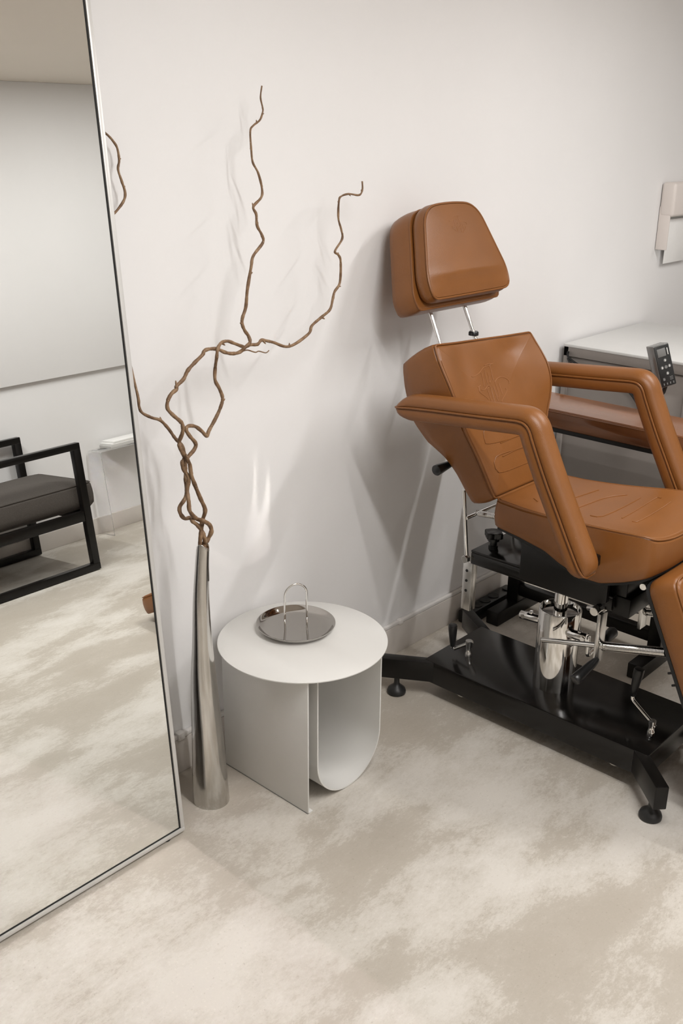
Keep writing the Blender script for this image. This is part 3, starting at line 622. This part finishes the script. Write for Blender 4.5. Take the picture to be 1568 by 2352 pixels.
r0 = [bm.verts.new(b3(p.x, p.y, -bth(p.x, p.y)+.001)) for p in O2]; r1 = [bm.verts.new(b3(p.x, p.y, -bth(p.x, p.y)-.006)) for p in O2]
for k in range(140): bm.faces.new((r0[k], r0[(k+1) % 140], r1[(k+1) % 140], r1[k]))
bm.faces.new(r1); bm.faces.new(list(reversed(r0))); finish('back_board', bm, BLACKB, ch)
bm = bmesh.new(); add_tube(bm, [(2.07, 1.486, .732), (2.05, 1.486, .731), (2.04, 1.486, .730), (1.995, 1.486, .727), (1.986, 1.486, .726), (1.984, 1.486, .726)], [.007, .008, .010, .0145, .0145, .012], 20); finish('recline_handle', bm, BLACKP, ch)
# headrest
HU, HN = Vector((0, .375, .927)), Vector((0, -.927, .375)); HO = Vector((XC+.004, 1.5445, 1.1555))
h3 = lambda v, s, h: HO+Vector((v, 0, 0))+HU*s+HN*h
ho = round_poly([(-.168, .0), (-.174, .055), (-.114, .238), (0, .246), (.112, .238), (.180, .055), (.174, .0)], [.028, .06, .06, .2, .07, .06, .035], 8)
def hh(v, s): return (-.010*max(0, (.062-s)/.062)**1.2 + .0035*math.exp(-((s-.062)/.014)**2))*max(0, 1-(v/.172)**4)
bm = bmesh.new(); pip = cushion(bm, ho, h3, .046, edge=.008, puff=.007, height=hh, n=140, back_edge=.006); bvh_ = BVHTree.FromBMesh(bm)
hr = finish('headrest_pad', bm, LEATHER, ch, angle=60)
bm = bmesh.new(); add_tube(bm, pip, .0030, 8, closed=True); finish('piping', bm, LEATHER, hr)
stitch_on('stitched_emblem', HLOGO, bvh_, lambda p: Vector((p.x, .8, p.y)), Vector((0, 1, 0)), hr, STITCH, r=.0006, lift=.0002)
ho2 = round_poly([(-.178, -.014), (-.188, .025), (-.118, .238), (0, .249), (.118, .238), (.186, .025), (.174, -.014)], [.012, .03, .05, .2, .06, .03, .012], 8)
h3b = lambda v, s, h: HO+Vector((v, 0, 0))+HU*s+HN*(h-.0465)
def hth(v, s): return .080
bm = bmesh.new(); pip = cushion(bm, ho2, h3b, hth, edge=.005, puff=.0, n=140, back_edge=.007)
hb = finish('headrest_cushion', bm, LEATHER, ch, angle=60)
bm = bmesh.new(); add_tube(bm, pip, .0028, 8, closed=True); finish('piping', bm, LEATHER, hb)
for x in (-.076, .076):
    bm = bmesh.new(); a = Vector((XC+x*1.04, 1.579, 1.010)); b = Vector((XC+x, 1.636, 1.128))
    add_cyl(bm, a, b, .0056, 16)
    for t in (.30, .42, .54) if x < 0 else (): 
        q = a.lerp(b, t); d = (b-a).normalized(); add_cyl(bm, q-d*.002, q+d*.002, .0063, 16)
    finish('headrest_rod', bm, CHROME, ch)
    if x > 0:
        bm = bmesh.new(); add_lathe(bm, [(0, 0), (.014, 0), (.014, .008), (.012, .011), (0, .011)], (a.x, a.y+.012, 1.028), 20); finish('rod_socket', bm, BLACKP, ch)
# armrests
def arm(x1, W, out):
    path = [(1.550, .903), (1.50, .910), (1.42, .918), (1.29, .929), (1.215, .936), (1.183, .938), (1.166, .934), (1.153, .921), (1.140, .893), (1.104, .820), (1.066, .750), (1.034, .691), (1.005, .640), (.984, .606)]
    P = smooth_path([Vector(p) for p in path], 5); n = len(P)
    L = [0]
    for a, b in zip(P, P[1:]): L.append(L[-1]+(b-a).length)
    hp_ = [(.006, -.033), (.0015, -.030), (.000, -.018), (.0005, -.0065), (.0045, -.0030), (.0045, .0015), (.0015, .0055), (.004, .013), (.010, .021), (.020, .0275)]
    prof = hp_+[(W/2, .0305)]+[(W-a, b) for a, b in reversed(hp_)]
    bm = bmesh.new(); rings = []
    def nrm(i):
        t = (P[min(n-1, i+1)]-P[max(0, i-1)]).normalized()
        return Vector((t.y, -t.x)) if False else Vector((-t.y*-1, t.x*-1))*1
    pipe = [[], []]
    for i in range(n):
        t = (P[min(n-1, i+1)]-P[max(0, i-1)]).normalized(); nn = Vector((t.y, -t.x))
        if nn.y < 0 and abs(nn.x) < abs(nn.y) or (abs(nn.x) >= abs(nn.y) and nn.x > 0): nn = -nn
        e0 = min(1, L[i]/.06); e1 = min(1, (L[-1]-L[i])/.045)
        s0 = math.sqrt(max(0, 1-(1-e0)**2)); s1 = math.sqrt(max(0, 1-(1-e1)**2)); sc = min(s0, s1)
        wd = min(.84+.16*math.sqrt(max(0, 1-(1-min(1, L[i]/.02))**2)), .5+.5*math.sqrt(max(0, 1-(1-min(1, (L[-1]-L[i])/.035))**2)))
        ring = []
        for (l, o) in prof:
            lx = W/2+(l-W/2)*wd; oo = o*(sc if o > 0 else max(.12, sc))
            q = P[i]+nn*oo
            ring.append(bm.verts.new((x1+lx, q.x, q.y)))
        rings.append(ring)
        for j, l in ((0, 0.), (1, W)): pipe[j].append(Vector((x1+W/2+(l-W/2)*wd, P[i].x, P[i].y)))
    m = len(prof)
    for a, b in zip(rings, rings[1:]):
        for k in range(m): bm.faces.new((a[k], a[(k+1) % m], b[(k+1) % m], b[k]))
    bm.faces.new(list(reversed(rings[0]))); bm.faces.new(rings[-1])
    o = finish('armrest', bm, LEATHER, ch, angle=60)
    bm = bmesh.new(); add_tube(bm, pipe[0]+list(reversed(pipe[1])), .0027, 8, closed=True); finish('piping', bm, LEATHER, o)
    bx = x1+W if out > 0 else x1
    # fixing bolt caps on the frame side and the black mounting arm towards the seat
    for (y, z) in ((1.528, .890), (1.008, .612)):
        bm = bmesh.new(); xx = x1+.012 if out < 0 else x1+W-.012
        add_lathe(bm, [(0, -.003), (.0085, -.003), (.0085, .003), (0, .003)], (0, 0, 0), 18)
        bm.transform(Matrix.Translation((xx, y, z)) @ Matrix.Rotation(PI/2, 4, 'Y')); finish('bolt_cap', bm, WHITEP, o)
    bm = bmesh.new()
    if out < 0: add_box(bm, (x1+W-.012, 1.002, .600), (XC-.185, 1.030, .628), .004)
    else: add_box(bm, (XC+.185, 1.002, .600), (x1+.012, 1.030, .628), .004)
    finish('mounting_bar', bm, BLACKM, o)
    bm = bmesh.new()
    if out < 0: add_box(bm, (x1+W-.012, 1.49, .893), (XC-.205, 1.515, .910), .004)
    else: add_box(bm, (XC+.205, 1.49, .893), (x1+.012, 1.515, .910), .004)
    finish('mounting_bar', bm, BLACKM, o)
arm(1.883, .07, -1); arm(2.427, .07, 1)
# leg rest and foot rest
LD, LN = Vector((0, -.440, -.898)), Vector((0, -.898, .440)); LO = Vector((XC-.004, .893, .583))
l3 = lambda v, s, h: LO+Vector((v, 0, 0))+LD*s+LN*(h+.082)
lo_ = round_poly([(-.186, 0), (-.186, .36), (.186, .36), (.186, 0)], [.035, .02, .02, .035], 6)
bm = bmesh.new(); pip = cushion(bm, lo_, l3, .074, edge=.014, puff=.012, n=120); lr = finish('leg_rest', bm, LEATHER, ch, angle=60)
bm = bmesh.new(); add_tube(bm, pip, .002, 6, closed=True); finish('piping', bm, LEATHER, lr)
bm = bmesh.new(); O3 = inset(resample(lo_, 80), .002)
r0 = [bm.verts.new(l3(p.x, p.y, -.073)) for p in O3]; r1 = [bm.verts.new(l3(p.x, p.y, -.082)) for p in O3]
for k in range(80): bm.faces.new((r0[k], r0[(k+1) % 80], r1[(k+1) % 80], r1[k]))
bm.faces.new(r1); bm.faces.new(list(reversed(r0))); finish('leg_rest_board', bm, BLACKB, ch)
for x in (XC-.182, XC+.182):
    bm = bmesh.new()
    for s in (.215, .245): q = l3(x-XC, s, -.079); add_cyl(bm, q, q-LN*.012, .003, 10)
    finish('screw', bm, BLACKM, ch)
bm = bmesh.new(); add_cyl(bm, (2.028, .905, .566), (2.35, .905, .566), .0085, 20, .001); finish('leg_rest_hinge', bm, CHROME, ch)
FD = Vector((0, -.94, -.34)).normalized(); FN = Vector((0, -.34, .94)).normalized(); FO = Vector((XC, .70, .252))
f3 = lambda v, s, h: FO+Vector((v, 0, 0))+FD*s+FN*h
fo_ = round_poly([(-.186, 0), (-.186, .47), (.186, .47), (.186, 0)], [.02, .035, .035, .02], 6)
bm = bmesh.new(); pip = cushion(bm, fo_, f3, .07, edge=.014, puff=.012, n=100); fr_ = finish('foot_rest', bm, LEATHER, ch, angle=60)
bm = bmesh.new(); add_tube(bm, pip, .002, 6, closed=True); finish('piping', bm, LEATHER, fr_)

for v in (-.11, .11):
    bm = bmesh.new(); add_tube(bm, [l3(v, .30, -.080), l3(v, .345, -.086), f3(v, .03, -.078), f3(v, .09, -.068)], .009, 12); finish('foot_rest_bracket', bm, BLACKM, ch)

# ------------------------------------------------------------------ padded bench behind the chair
be = thing('padded_bench', (2.68, 1.3, 0), 'narrow glossy brown vinyl bench on black T-legs behind the chair', 'bench')
bo2 = round_poly([(2.588, 1.735), (2.588, .72), (2.785, .72), (2.785, 1.735)], .018, 5)
bm = bmesh.new(); pip = cushion(bm, bo2, lambda x, y, h: Vector((x, y, .770+h)), .056, edge=.011, puff=.001, n=120); bc = finish('cushion', bm, BENCHV, be, angle=60)
bm = bmesh.new(); add_tube(bm, pip, .0016, 6, closed=True); finish('piping', bm, BENCHV, bc)
bm = bmesh.new(); add_box(bm, (2.594, .726, .700), (2.779, 1.729, .7145), .002); finish('underboard', bm, BLACKB, be)
for y in (1.655, 1.135):
    bm = bmesh.new(); add_box(bm, (2.56, y-.024, .0), (2.83, y+.024, .05), .004); finish('foot_bar', bm, BLACKM, be)
    bm = bmesh.new(); add_box(bm, (2.675, y-.022, .049), (2.715, y+.022, .701), .003); finish('post', bm, BLACKM, be)
bm = bmesh.new(); add_box(bm, (2.68, 1.157, .075), (2.71, 1.633, .115), .003); finish('cross_bar', bm, BLACKM, be)
# control unit standing on the bench
CT = Vector((2.752, 1.246, .921))
cz_ = Vector((-.60, -.78, .17)).normalized(); cu = Vector((0, 0, 1)); cu = (cu-cz_*cu.dot(cz_)).normalized(); cx_ = cu.cross(cz_)
ra = math.radians(15); cu, cx_ = cu*math.cos(ra)-cx_*math.sin(ra), cx_*math.cos(ra)+cu*math.sin(ra)
CM = Matrix(((cx_.x, cu.x, cz_.x, CT.x), (cx_.y, cu.y, cz_.y, CT.y), (cx_.z, cu.z, cz_.z, CT.z), (0, 0, 0, 1)))
ct = thing('control_unit', (2.752, 1.27, .7715), 'small black control unit with white buttons in a clear case behind the far armrest', 'control panel')
bm = bmesh.new(); add_box(bm, (-.024, -.0625, -.048), (.024, .0625, -.003), .002, M=CM); finish('clear_case', bm, simple('smoked_case', (.16, .16, .155), .12, var=.1, spec=.7), ct)
bm = bmesh.new(); add_box(bm, (-.0225, -.060, -.004), (.0225, .060, .0), .001, M=CM); fp = finish('front_panel', bm, BLACKP, ct)
GREYB = simple('button_grey', (.62, .62, .60), .5, var=.02); GREYD = simple('display_grey', (.16, .16, .155), .3, var=.04)
bm = bmesh.new(); add_box(bm, (-.017, .028, .0), (.009, .052, .0012), .001, M=CM); finish('display', bm, GREYD, fp)
bm = bmesh.new(); add_box(bm, (.0135, .030, .0), (.0165, .050, .0012), .0005, M=CM); finish('level_bar', bm, GREYB, fp)
for (a, b, r) in ((.002, .016, .0), (-.011, -.004, .0), (.012, -.003, .0), (.001, -.004, 1), (.002, -.023, 0)):
    bm = bmesh.new(); add_lathe(bm, [(0, 0), (.0048, 0), (.0048, .0012), (0, .0012)], (0, 0, 0), 18); bm.transform(CM @ Matrix.Translation((a, b, 0))); bt = finish('button', bm, GREYD, fp)
    if not r:
        bm = bmesh.new(); add_prism(bm, [(-.0018, -.003), (.0018, -.003), (0.0012, .003), (-.0012, .003)], 'z', .001, .0018); bm.transform(CM @ Matrix.Translation((a, b, 0))); finish('button_mark', bm, GREYB, bt)
bm = bmesh.new()
for k in range(4): add_box(bm, (-.0165+.010*k, -.056, 0), (-.0135+.010*k, -.050, .0008), M=CM)
for k in range(3): add_box(bm, (.006, -.036-.004*k, 0), (.016, -.0345-.004*k, .0008), M=CM)
add_lathe_c = add_box(bm, (-.016, -.042, 0), (-.008, -.034, .0008), .002, M=CM); finish('marking', bm, GREYD, fp)
bm = bmesh.new(); b0 = CM @ Vector((0, -.062, -.025)); add_tube(bm, [b0, b0+Vector((.002, .004, -.02)), Vector((2.753, 1.268, .80)), Vector((2.752, 1.27, .777))], [.007, .006, .006, .006], 12)
add_lathe(bm, [(0, 0), (.012, 0), (.012, .005), (.008, .008), (0, .008)], (2.752, 1.27, .7715), 24); finish('stand', bm, BLACKP, ct)

# ------------------------------------------------------------------ counter along the wall at the right
ctr = thing('counter_desk', (3.35, .6, 0), 'grey laminate counter desk with pale top standing against the wall behind the bench', 'counter')
bm = bmesh.new(); add_box(bm, (3.05, -.2, .862), (3.655, 1.758, .872), .002); finish('worktop', bm, COUNTOP, ctr)
bm = bmesh.new(); add_box(bm, (3.052, -.198, .830), (3.070, 1.756, .862), .001); finish('apron', bm, COUNTER, ctr)
bm = bmesh.new(); add_box(bm, (3.052, 1.738, 0), (3.65, 1.756, .862), .001); finish('side_panel', bm, COUNTER, ctr)
bm = bmesh.new(); add_box(bm, (3.064, 1.30, .10), (3.082, 1.738, .826), .001); finish('modesty_panel', bm, COUNTER, ctr)
bm = bmesh.new(); add_box(bm, (3.62, -.19, .10), (3.638, 1.738, .862), .001); finish('back_panel', bm, COUNTER, ctr)
for y in (1.275, .55, -.15):
    bm = bmesh.new(); add_box(bm, (3.056, y, 0), (3.10, y+.035, .830), .002); finish('leg', bm, COUNTER, ctr)
bm = bmesh.new()
cp = smooth_path([Vector(p) for p in ((3.046, 1.735, .848), (3.043, 1.732, .830), (3.043, 1.70, .812), (3.043, 1.64, .795), (3.043, 1.57, .782), (3.045, 1.50, .760), (3.048, 1.45, .70), (3.050, 1.43, .62))], 6)
add_tube(bm, cp, .004, 8); add_tube(bm, [p+Vector((-.004, -.004, -.010)) for p in cp[4:]], .0035, 8)
tag(finish('cable', bm, BLACKP), 'black cables drooping below the front edge of the grey counter', 'cable')

# ------------------------------------------------------------------ power strip on the floor
ps = thing('power_strip', (2.63, 1.725, 0), 'black power strip lying on the floor along the baseboard under the chair', 'power strip')
bm = bmesh.new(); add_box(bm, (2.50, 1.700, 0), (2.785, 1.752, .046), .006); ph = finish('housing', bm, BLACKP, ps)
for x in (2.57, 2.62, 2.67):
    bm = bmesh.new(); add_lathe(bm, [(0, .0465), (.012, .0465), (.018, .049), (.0195, .049), (.0195, .044), (0, .044)], (x, 1.726, 0), 24); finish('socket', bm, RUBBER, ph)
bm = bmesh.new(); add_box(bm, (2.735, 1.714, .045), (2.757, 1.736, .050), .002); finish('switch', bm, BLACKP, ph)
bm = bmesh.new(); add_tube(bm, smooth_path([Vector(p) for p in ((2.78, 1.727, .025), (2.83, 1.735, .02), (2.88, 1.752, .05), (2.93, 1.748, .12), (2.98, 1.752, .25))], 6), .0035, 8); finish('cord', bm, BLACKP, ps)

# ------------------------------------------------------------------ dispenser on the wall
dp = thing('paper_dispenser', (3.83, 1.775, 1.13), 'white paper dispenser on the wall above the counter at the right edge', 'dispenser')
bm = bmesh.new(); add_box(bm, (3.69, 1.716, 1.262), (3.99, 1.773, 1.385), .012, 3); finish('cover', bm, WHITEP, dp)
bm = bmesh.new(); add_box(bm, (3.692, 1.728, 1.14), (3.702, 1.773, 1.30), .004); finish('side_panel', bm, WHITEP, dp)
bm = bmesh.new(); add_box(bm, (3.978, 1.728, 1.14), (3.988, 1.773, 1.30), .004); finish('side_panel', bm, WHITEP, dp)
bm = bmesh.new(); add_box(bm, (3.702, 1.755, 1.15), (3.978, 1.773, 1.30), .002); finish('back_plate', bm, simple('dispenser_recess_shade', (.45, .45, .43), .5, var=.02), dp)  # grey tone paints in the shadow of the recess below the cover
bm = bmesh.new(); add_box(bm, (3.735, 1.752, 1.085), (3.945, 1.7545, 1.25), .0008); finish('paper_towel', bm, PAPERM, dp)

# ------------------------------------------------------------------ things seen in the mirror: armchair, clear table, magazines
ac = thing('armchair', (2.0, -.77, 0), 'black metal-framed armchair with charcoal seat cushion, seen in the mirror', 'armchair')
for y0, y1 in ((-.535, -.500), (-1.052, -1.017)):
    bm = bmesh.new()
    add_box(bm, (1.62, y0, .562), (2.328, y1, .592), .003); add_box(bm, (1.62, y0, 0.004), (2.328, y1, .036), .003)
    add_box(bm, (2.293, y0, .034), (2.328, y1, .564), .003); add_box(bm, (1.62, y0, .034), (1.655, y1, .564), .003)
    finish('side_frame', bm, BLACKM, ac)
bm = bmesh.new()
for y0, y1 in ((-.531, -.503), (-1.049, -1.020)): add_box(bm, (1.655, y0, .238), (2.293, y1, .285), .003)
add_box(bm, (2.296, -1.018, .238), (2.324, -.534, .280), .003); add_box(bm, (1.625, -1.018, .238), (1.650, -.534, .285), .003); finish('seat_rail', bm, BLACKM, ac)
sc_ = round_poly([(1.70, -1.012), (2.385, -1.012), (2.385, -.540), (1.70, -.540)], .03, 5)
bm = bmesh.new(); pip = cushion(bm, sc_, lambda x, y, h: Vector((x, y, .402+h)), .117, edge=.018, puff=.030, n=100, back_edge=.018); sq = finish('seat_cushion', bm, FABRIC, ac, angle=60)
bm = bmesh.new(); add_tube(bm, pip, .0035, 6, closed=True); finish('piping', bm, FABRIC, sq)
bm = bmesh.new(); add_box(bm, (-.04, -.235, 0), (.05, .235, .40), .03, 3, M=Matrix.Translation((1.70, -.776, .40)) @ Matrix.Rotation(-.22, 4, 'Y')); finish('back_cushion', bm, FABRIC, ac)
bm = bmesh.new()
for y in (-1.0, -.56): add_tube(bm, [(1.637, y, .27), (1.56, y, .74)], .012, 8)
add_tube(bm, [(1.56, -1.0, .73), (1.56, -.56, .73)], .012, 8); finish('back_frame', bm, BLACKM, ac)
at_ = thing('acrylic_table', (2.90, -1.0, 0), 'clear acrylic side table by the far wall, seen in the mirror', 'side table')
bm = bmesh.new(); add_box(bm, (2.70, -1.055, .437), (3.10, -.94, .442), .001); finish('tabletop', bm, ACRYLIC, at_)
for x in (2.70, 3.096):
    bm = bmesh.new(); add_box(bm, (x, -1.055, .001), (x+.004, -.94, .4368), .001); finish('side_panel', bm, ACRYLIC, at_)
for (x0, x1, z0, z1, m, lab) in ((2.77, 3.03, .4425, .456, PAPERG, 'grey magazine lying lowest of the three on the clear table in the mirror'), (2.775, 3.02, .4562, .466, PAPERM, 'white magazine between the two others on the clear table in the mirror'), (2.79, 3.01, .4662, .475, PAPERM, 'white magazine lying on top of the small stack in the mirror')):
    bm = bmesh.new(); add_box(bm, (x0, -1.05, z0), (x1, -.945, z1), .0015); tag(finish('magazine', bm, m), lab, 'magazine', 'magazines on the clear table')

# ------------------------------------------------------------------ lights
def area(name, loc, sx, sy, power, col=(1, .985, .972), rot=(0, 0, 0), spread=PI):
    l = bpy.data.lights.new(name, 'AREA'); l.shape = 'RECTANGLE'; l.size = sx; l.size_y = sy; l.energy = power; l.color = col; l.spread = spread
    o = bpy.data.objects.new(name, l); COL.objects.link(o); o.location = loc; o.rotation_euler = rot; return o
area('tube_light_mirror', (1.200, -.02, 2.185), .06, 1.5, 26)
area('tube_light_middle', (1.46, .42, 2.185), .03, 1.0, 9)
area('tube_light_chair', (2.38, .75, 2.185), .03, .6, 1.5)
area('tube_light_bench', (2.84, .28, 2.185), .03, 1.1, 22)
area('fill_light_left', (-1.6, .1, 2.185), .05, 1.6, 5)  # lamp added out of view for ambient fill from the left of the room
area('tube_light_counter', (4.3, .2, 2.185), .05, 1.2, 6)
w = bpy.data.worlds.new('room_world'); scene.world = w; w.use_nodes = True
w.node_tree.nodes['Background'].inputs[0].default_value = (1, .97, .93, 1); w.node_tree.nodes['Background'].inputs[1].default_value = .0

# ------------------------------------------------------------------ camera
cd = bpy.data.cameras.new('camera'); cam = bpy.data.objects.new('camera', cd); COL.objects.link(cam)
cd.sensor_fit = 'VERTICAL'; cd.sensor_height = 36.; cd.lens = 36.*2287/2352; cd.clip_start = .02
p_, r_, yw, hh_ = math.radians(20.9), math.radians(.56), math.radians(42.5), 1.55
fwd = Vector((math.cos(yw)*math.cos(p_), math.sin(yw)*math.cos(p_), -math.sin(p_)))
rt = Vector((math.sin(yw), -math.cos(yw), 0)); up = rt.cross(fwd)
rr = rt*math.cos(r_)+up*math.sin(r_); uu = rr.cross(fwd)
cam.matrix_world = Matrix(((rr.x, uu.x, -fwd.x, 0), (rr.y, uu.y, -fwd.y, 0), (rr.z, uu.z, -fwd.z, hh_), (0, 0, 0, 1)))
scene.camera = cam
scene.view_settings.view_transform = 'Standard'; scene.view_settings.look = 'None'
scene.view_settings.gamma = 1; scene.view_settings.use_curve_mapping = False
scene.view_settings.exposure = 0.03
scene.cycles.use_denoising = True
scene.cycles.blur_glossy = 0.
scene.cycles.caustics_reflective = True
scene.cycles.max_bounces = 8; scene.cycles.diffuse_bounces = 4; scene.cycles.glossy_bounces = 5
scene.cycles.sample_clamp_indirect = 0.
scene.cycles.use_guiding = False; scene.cycles.guiding_training_samples = 48
scene.cycles.use_surface_guiding = True
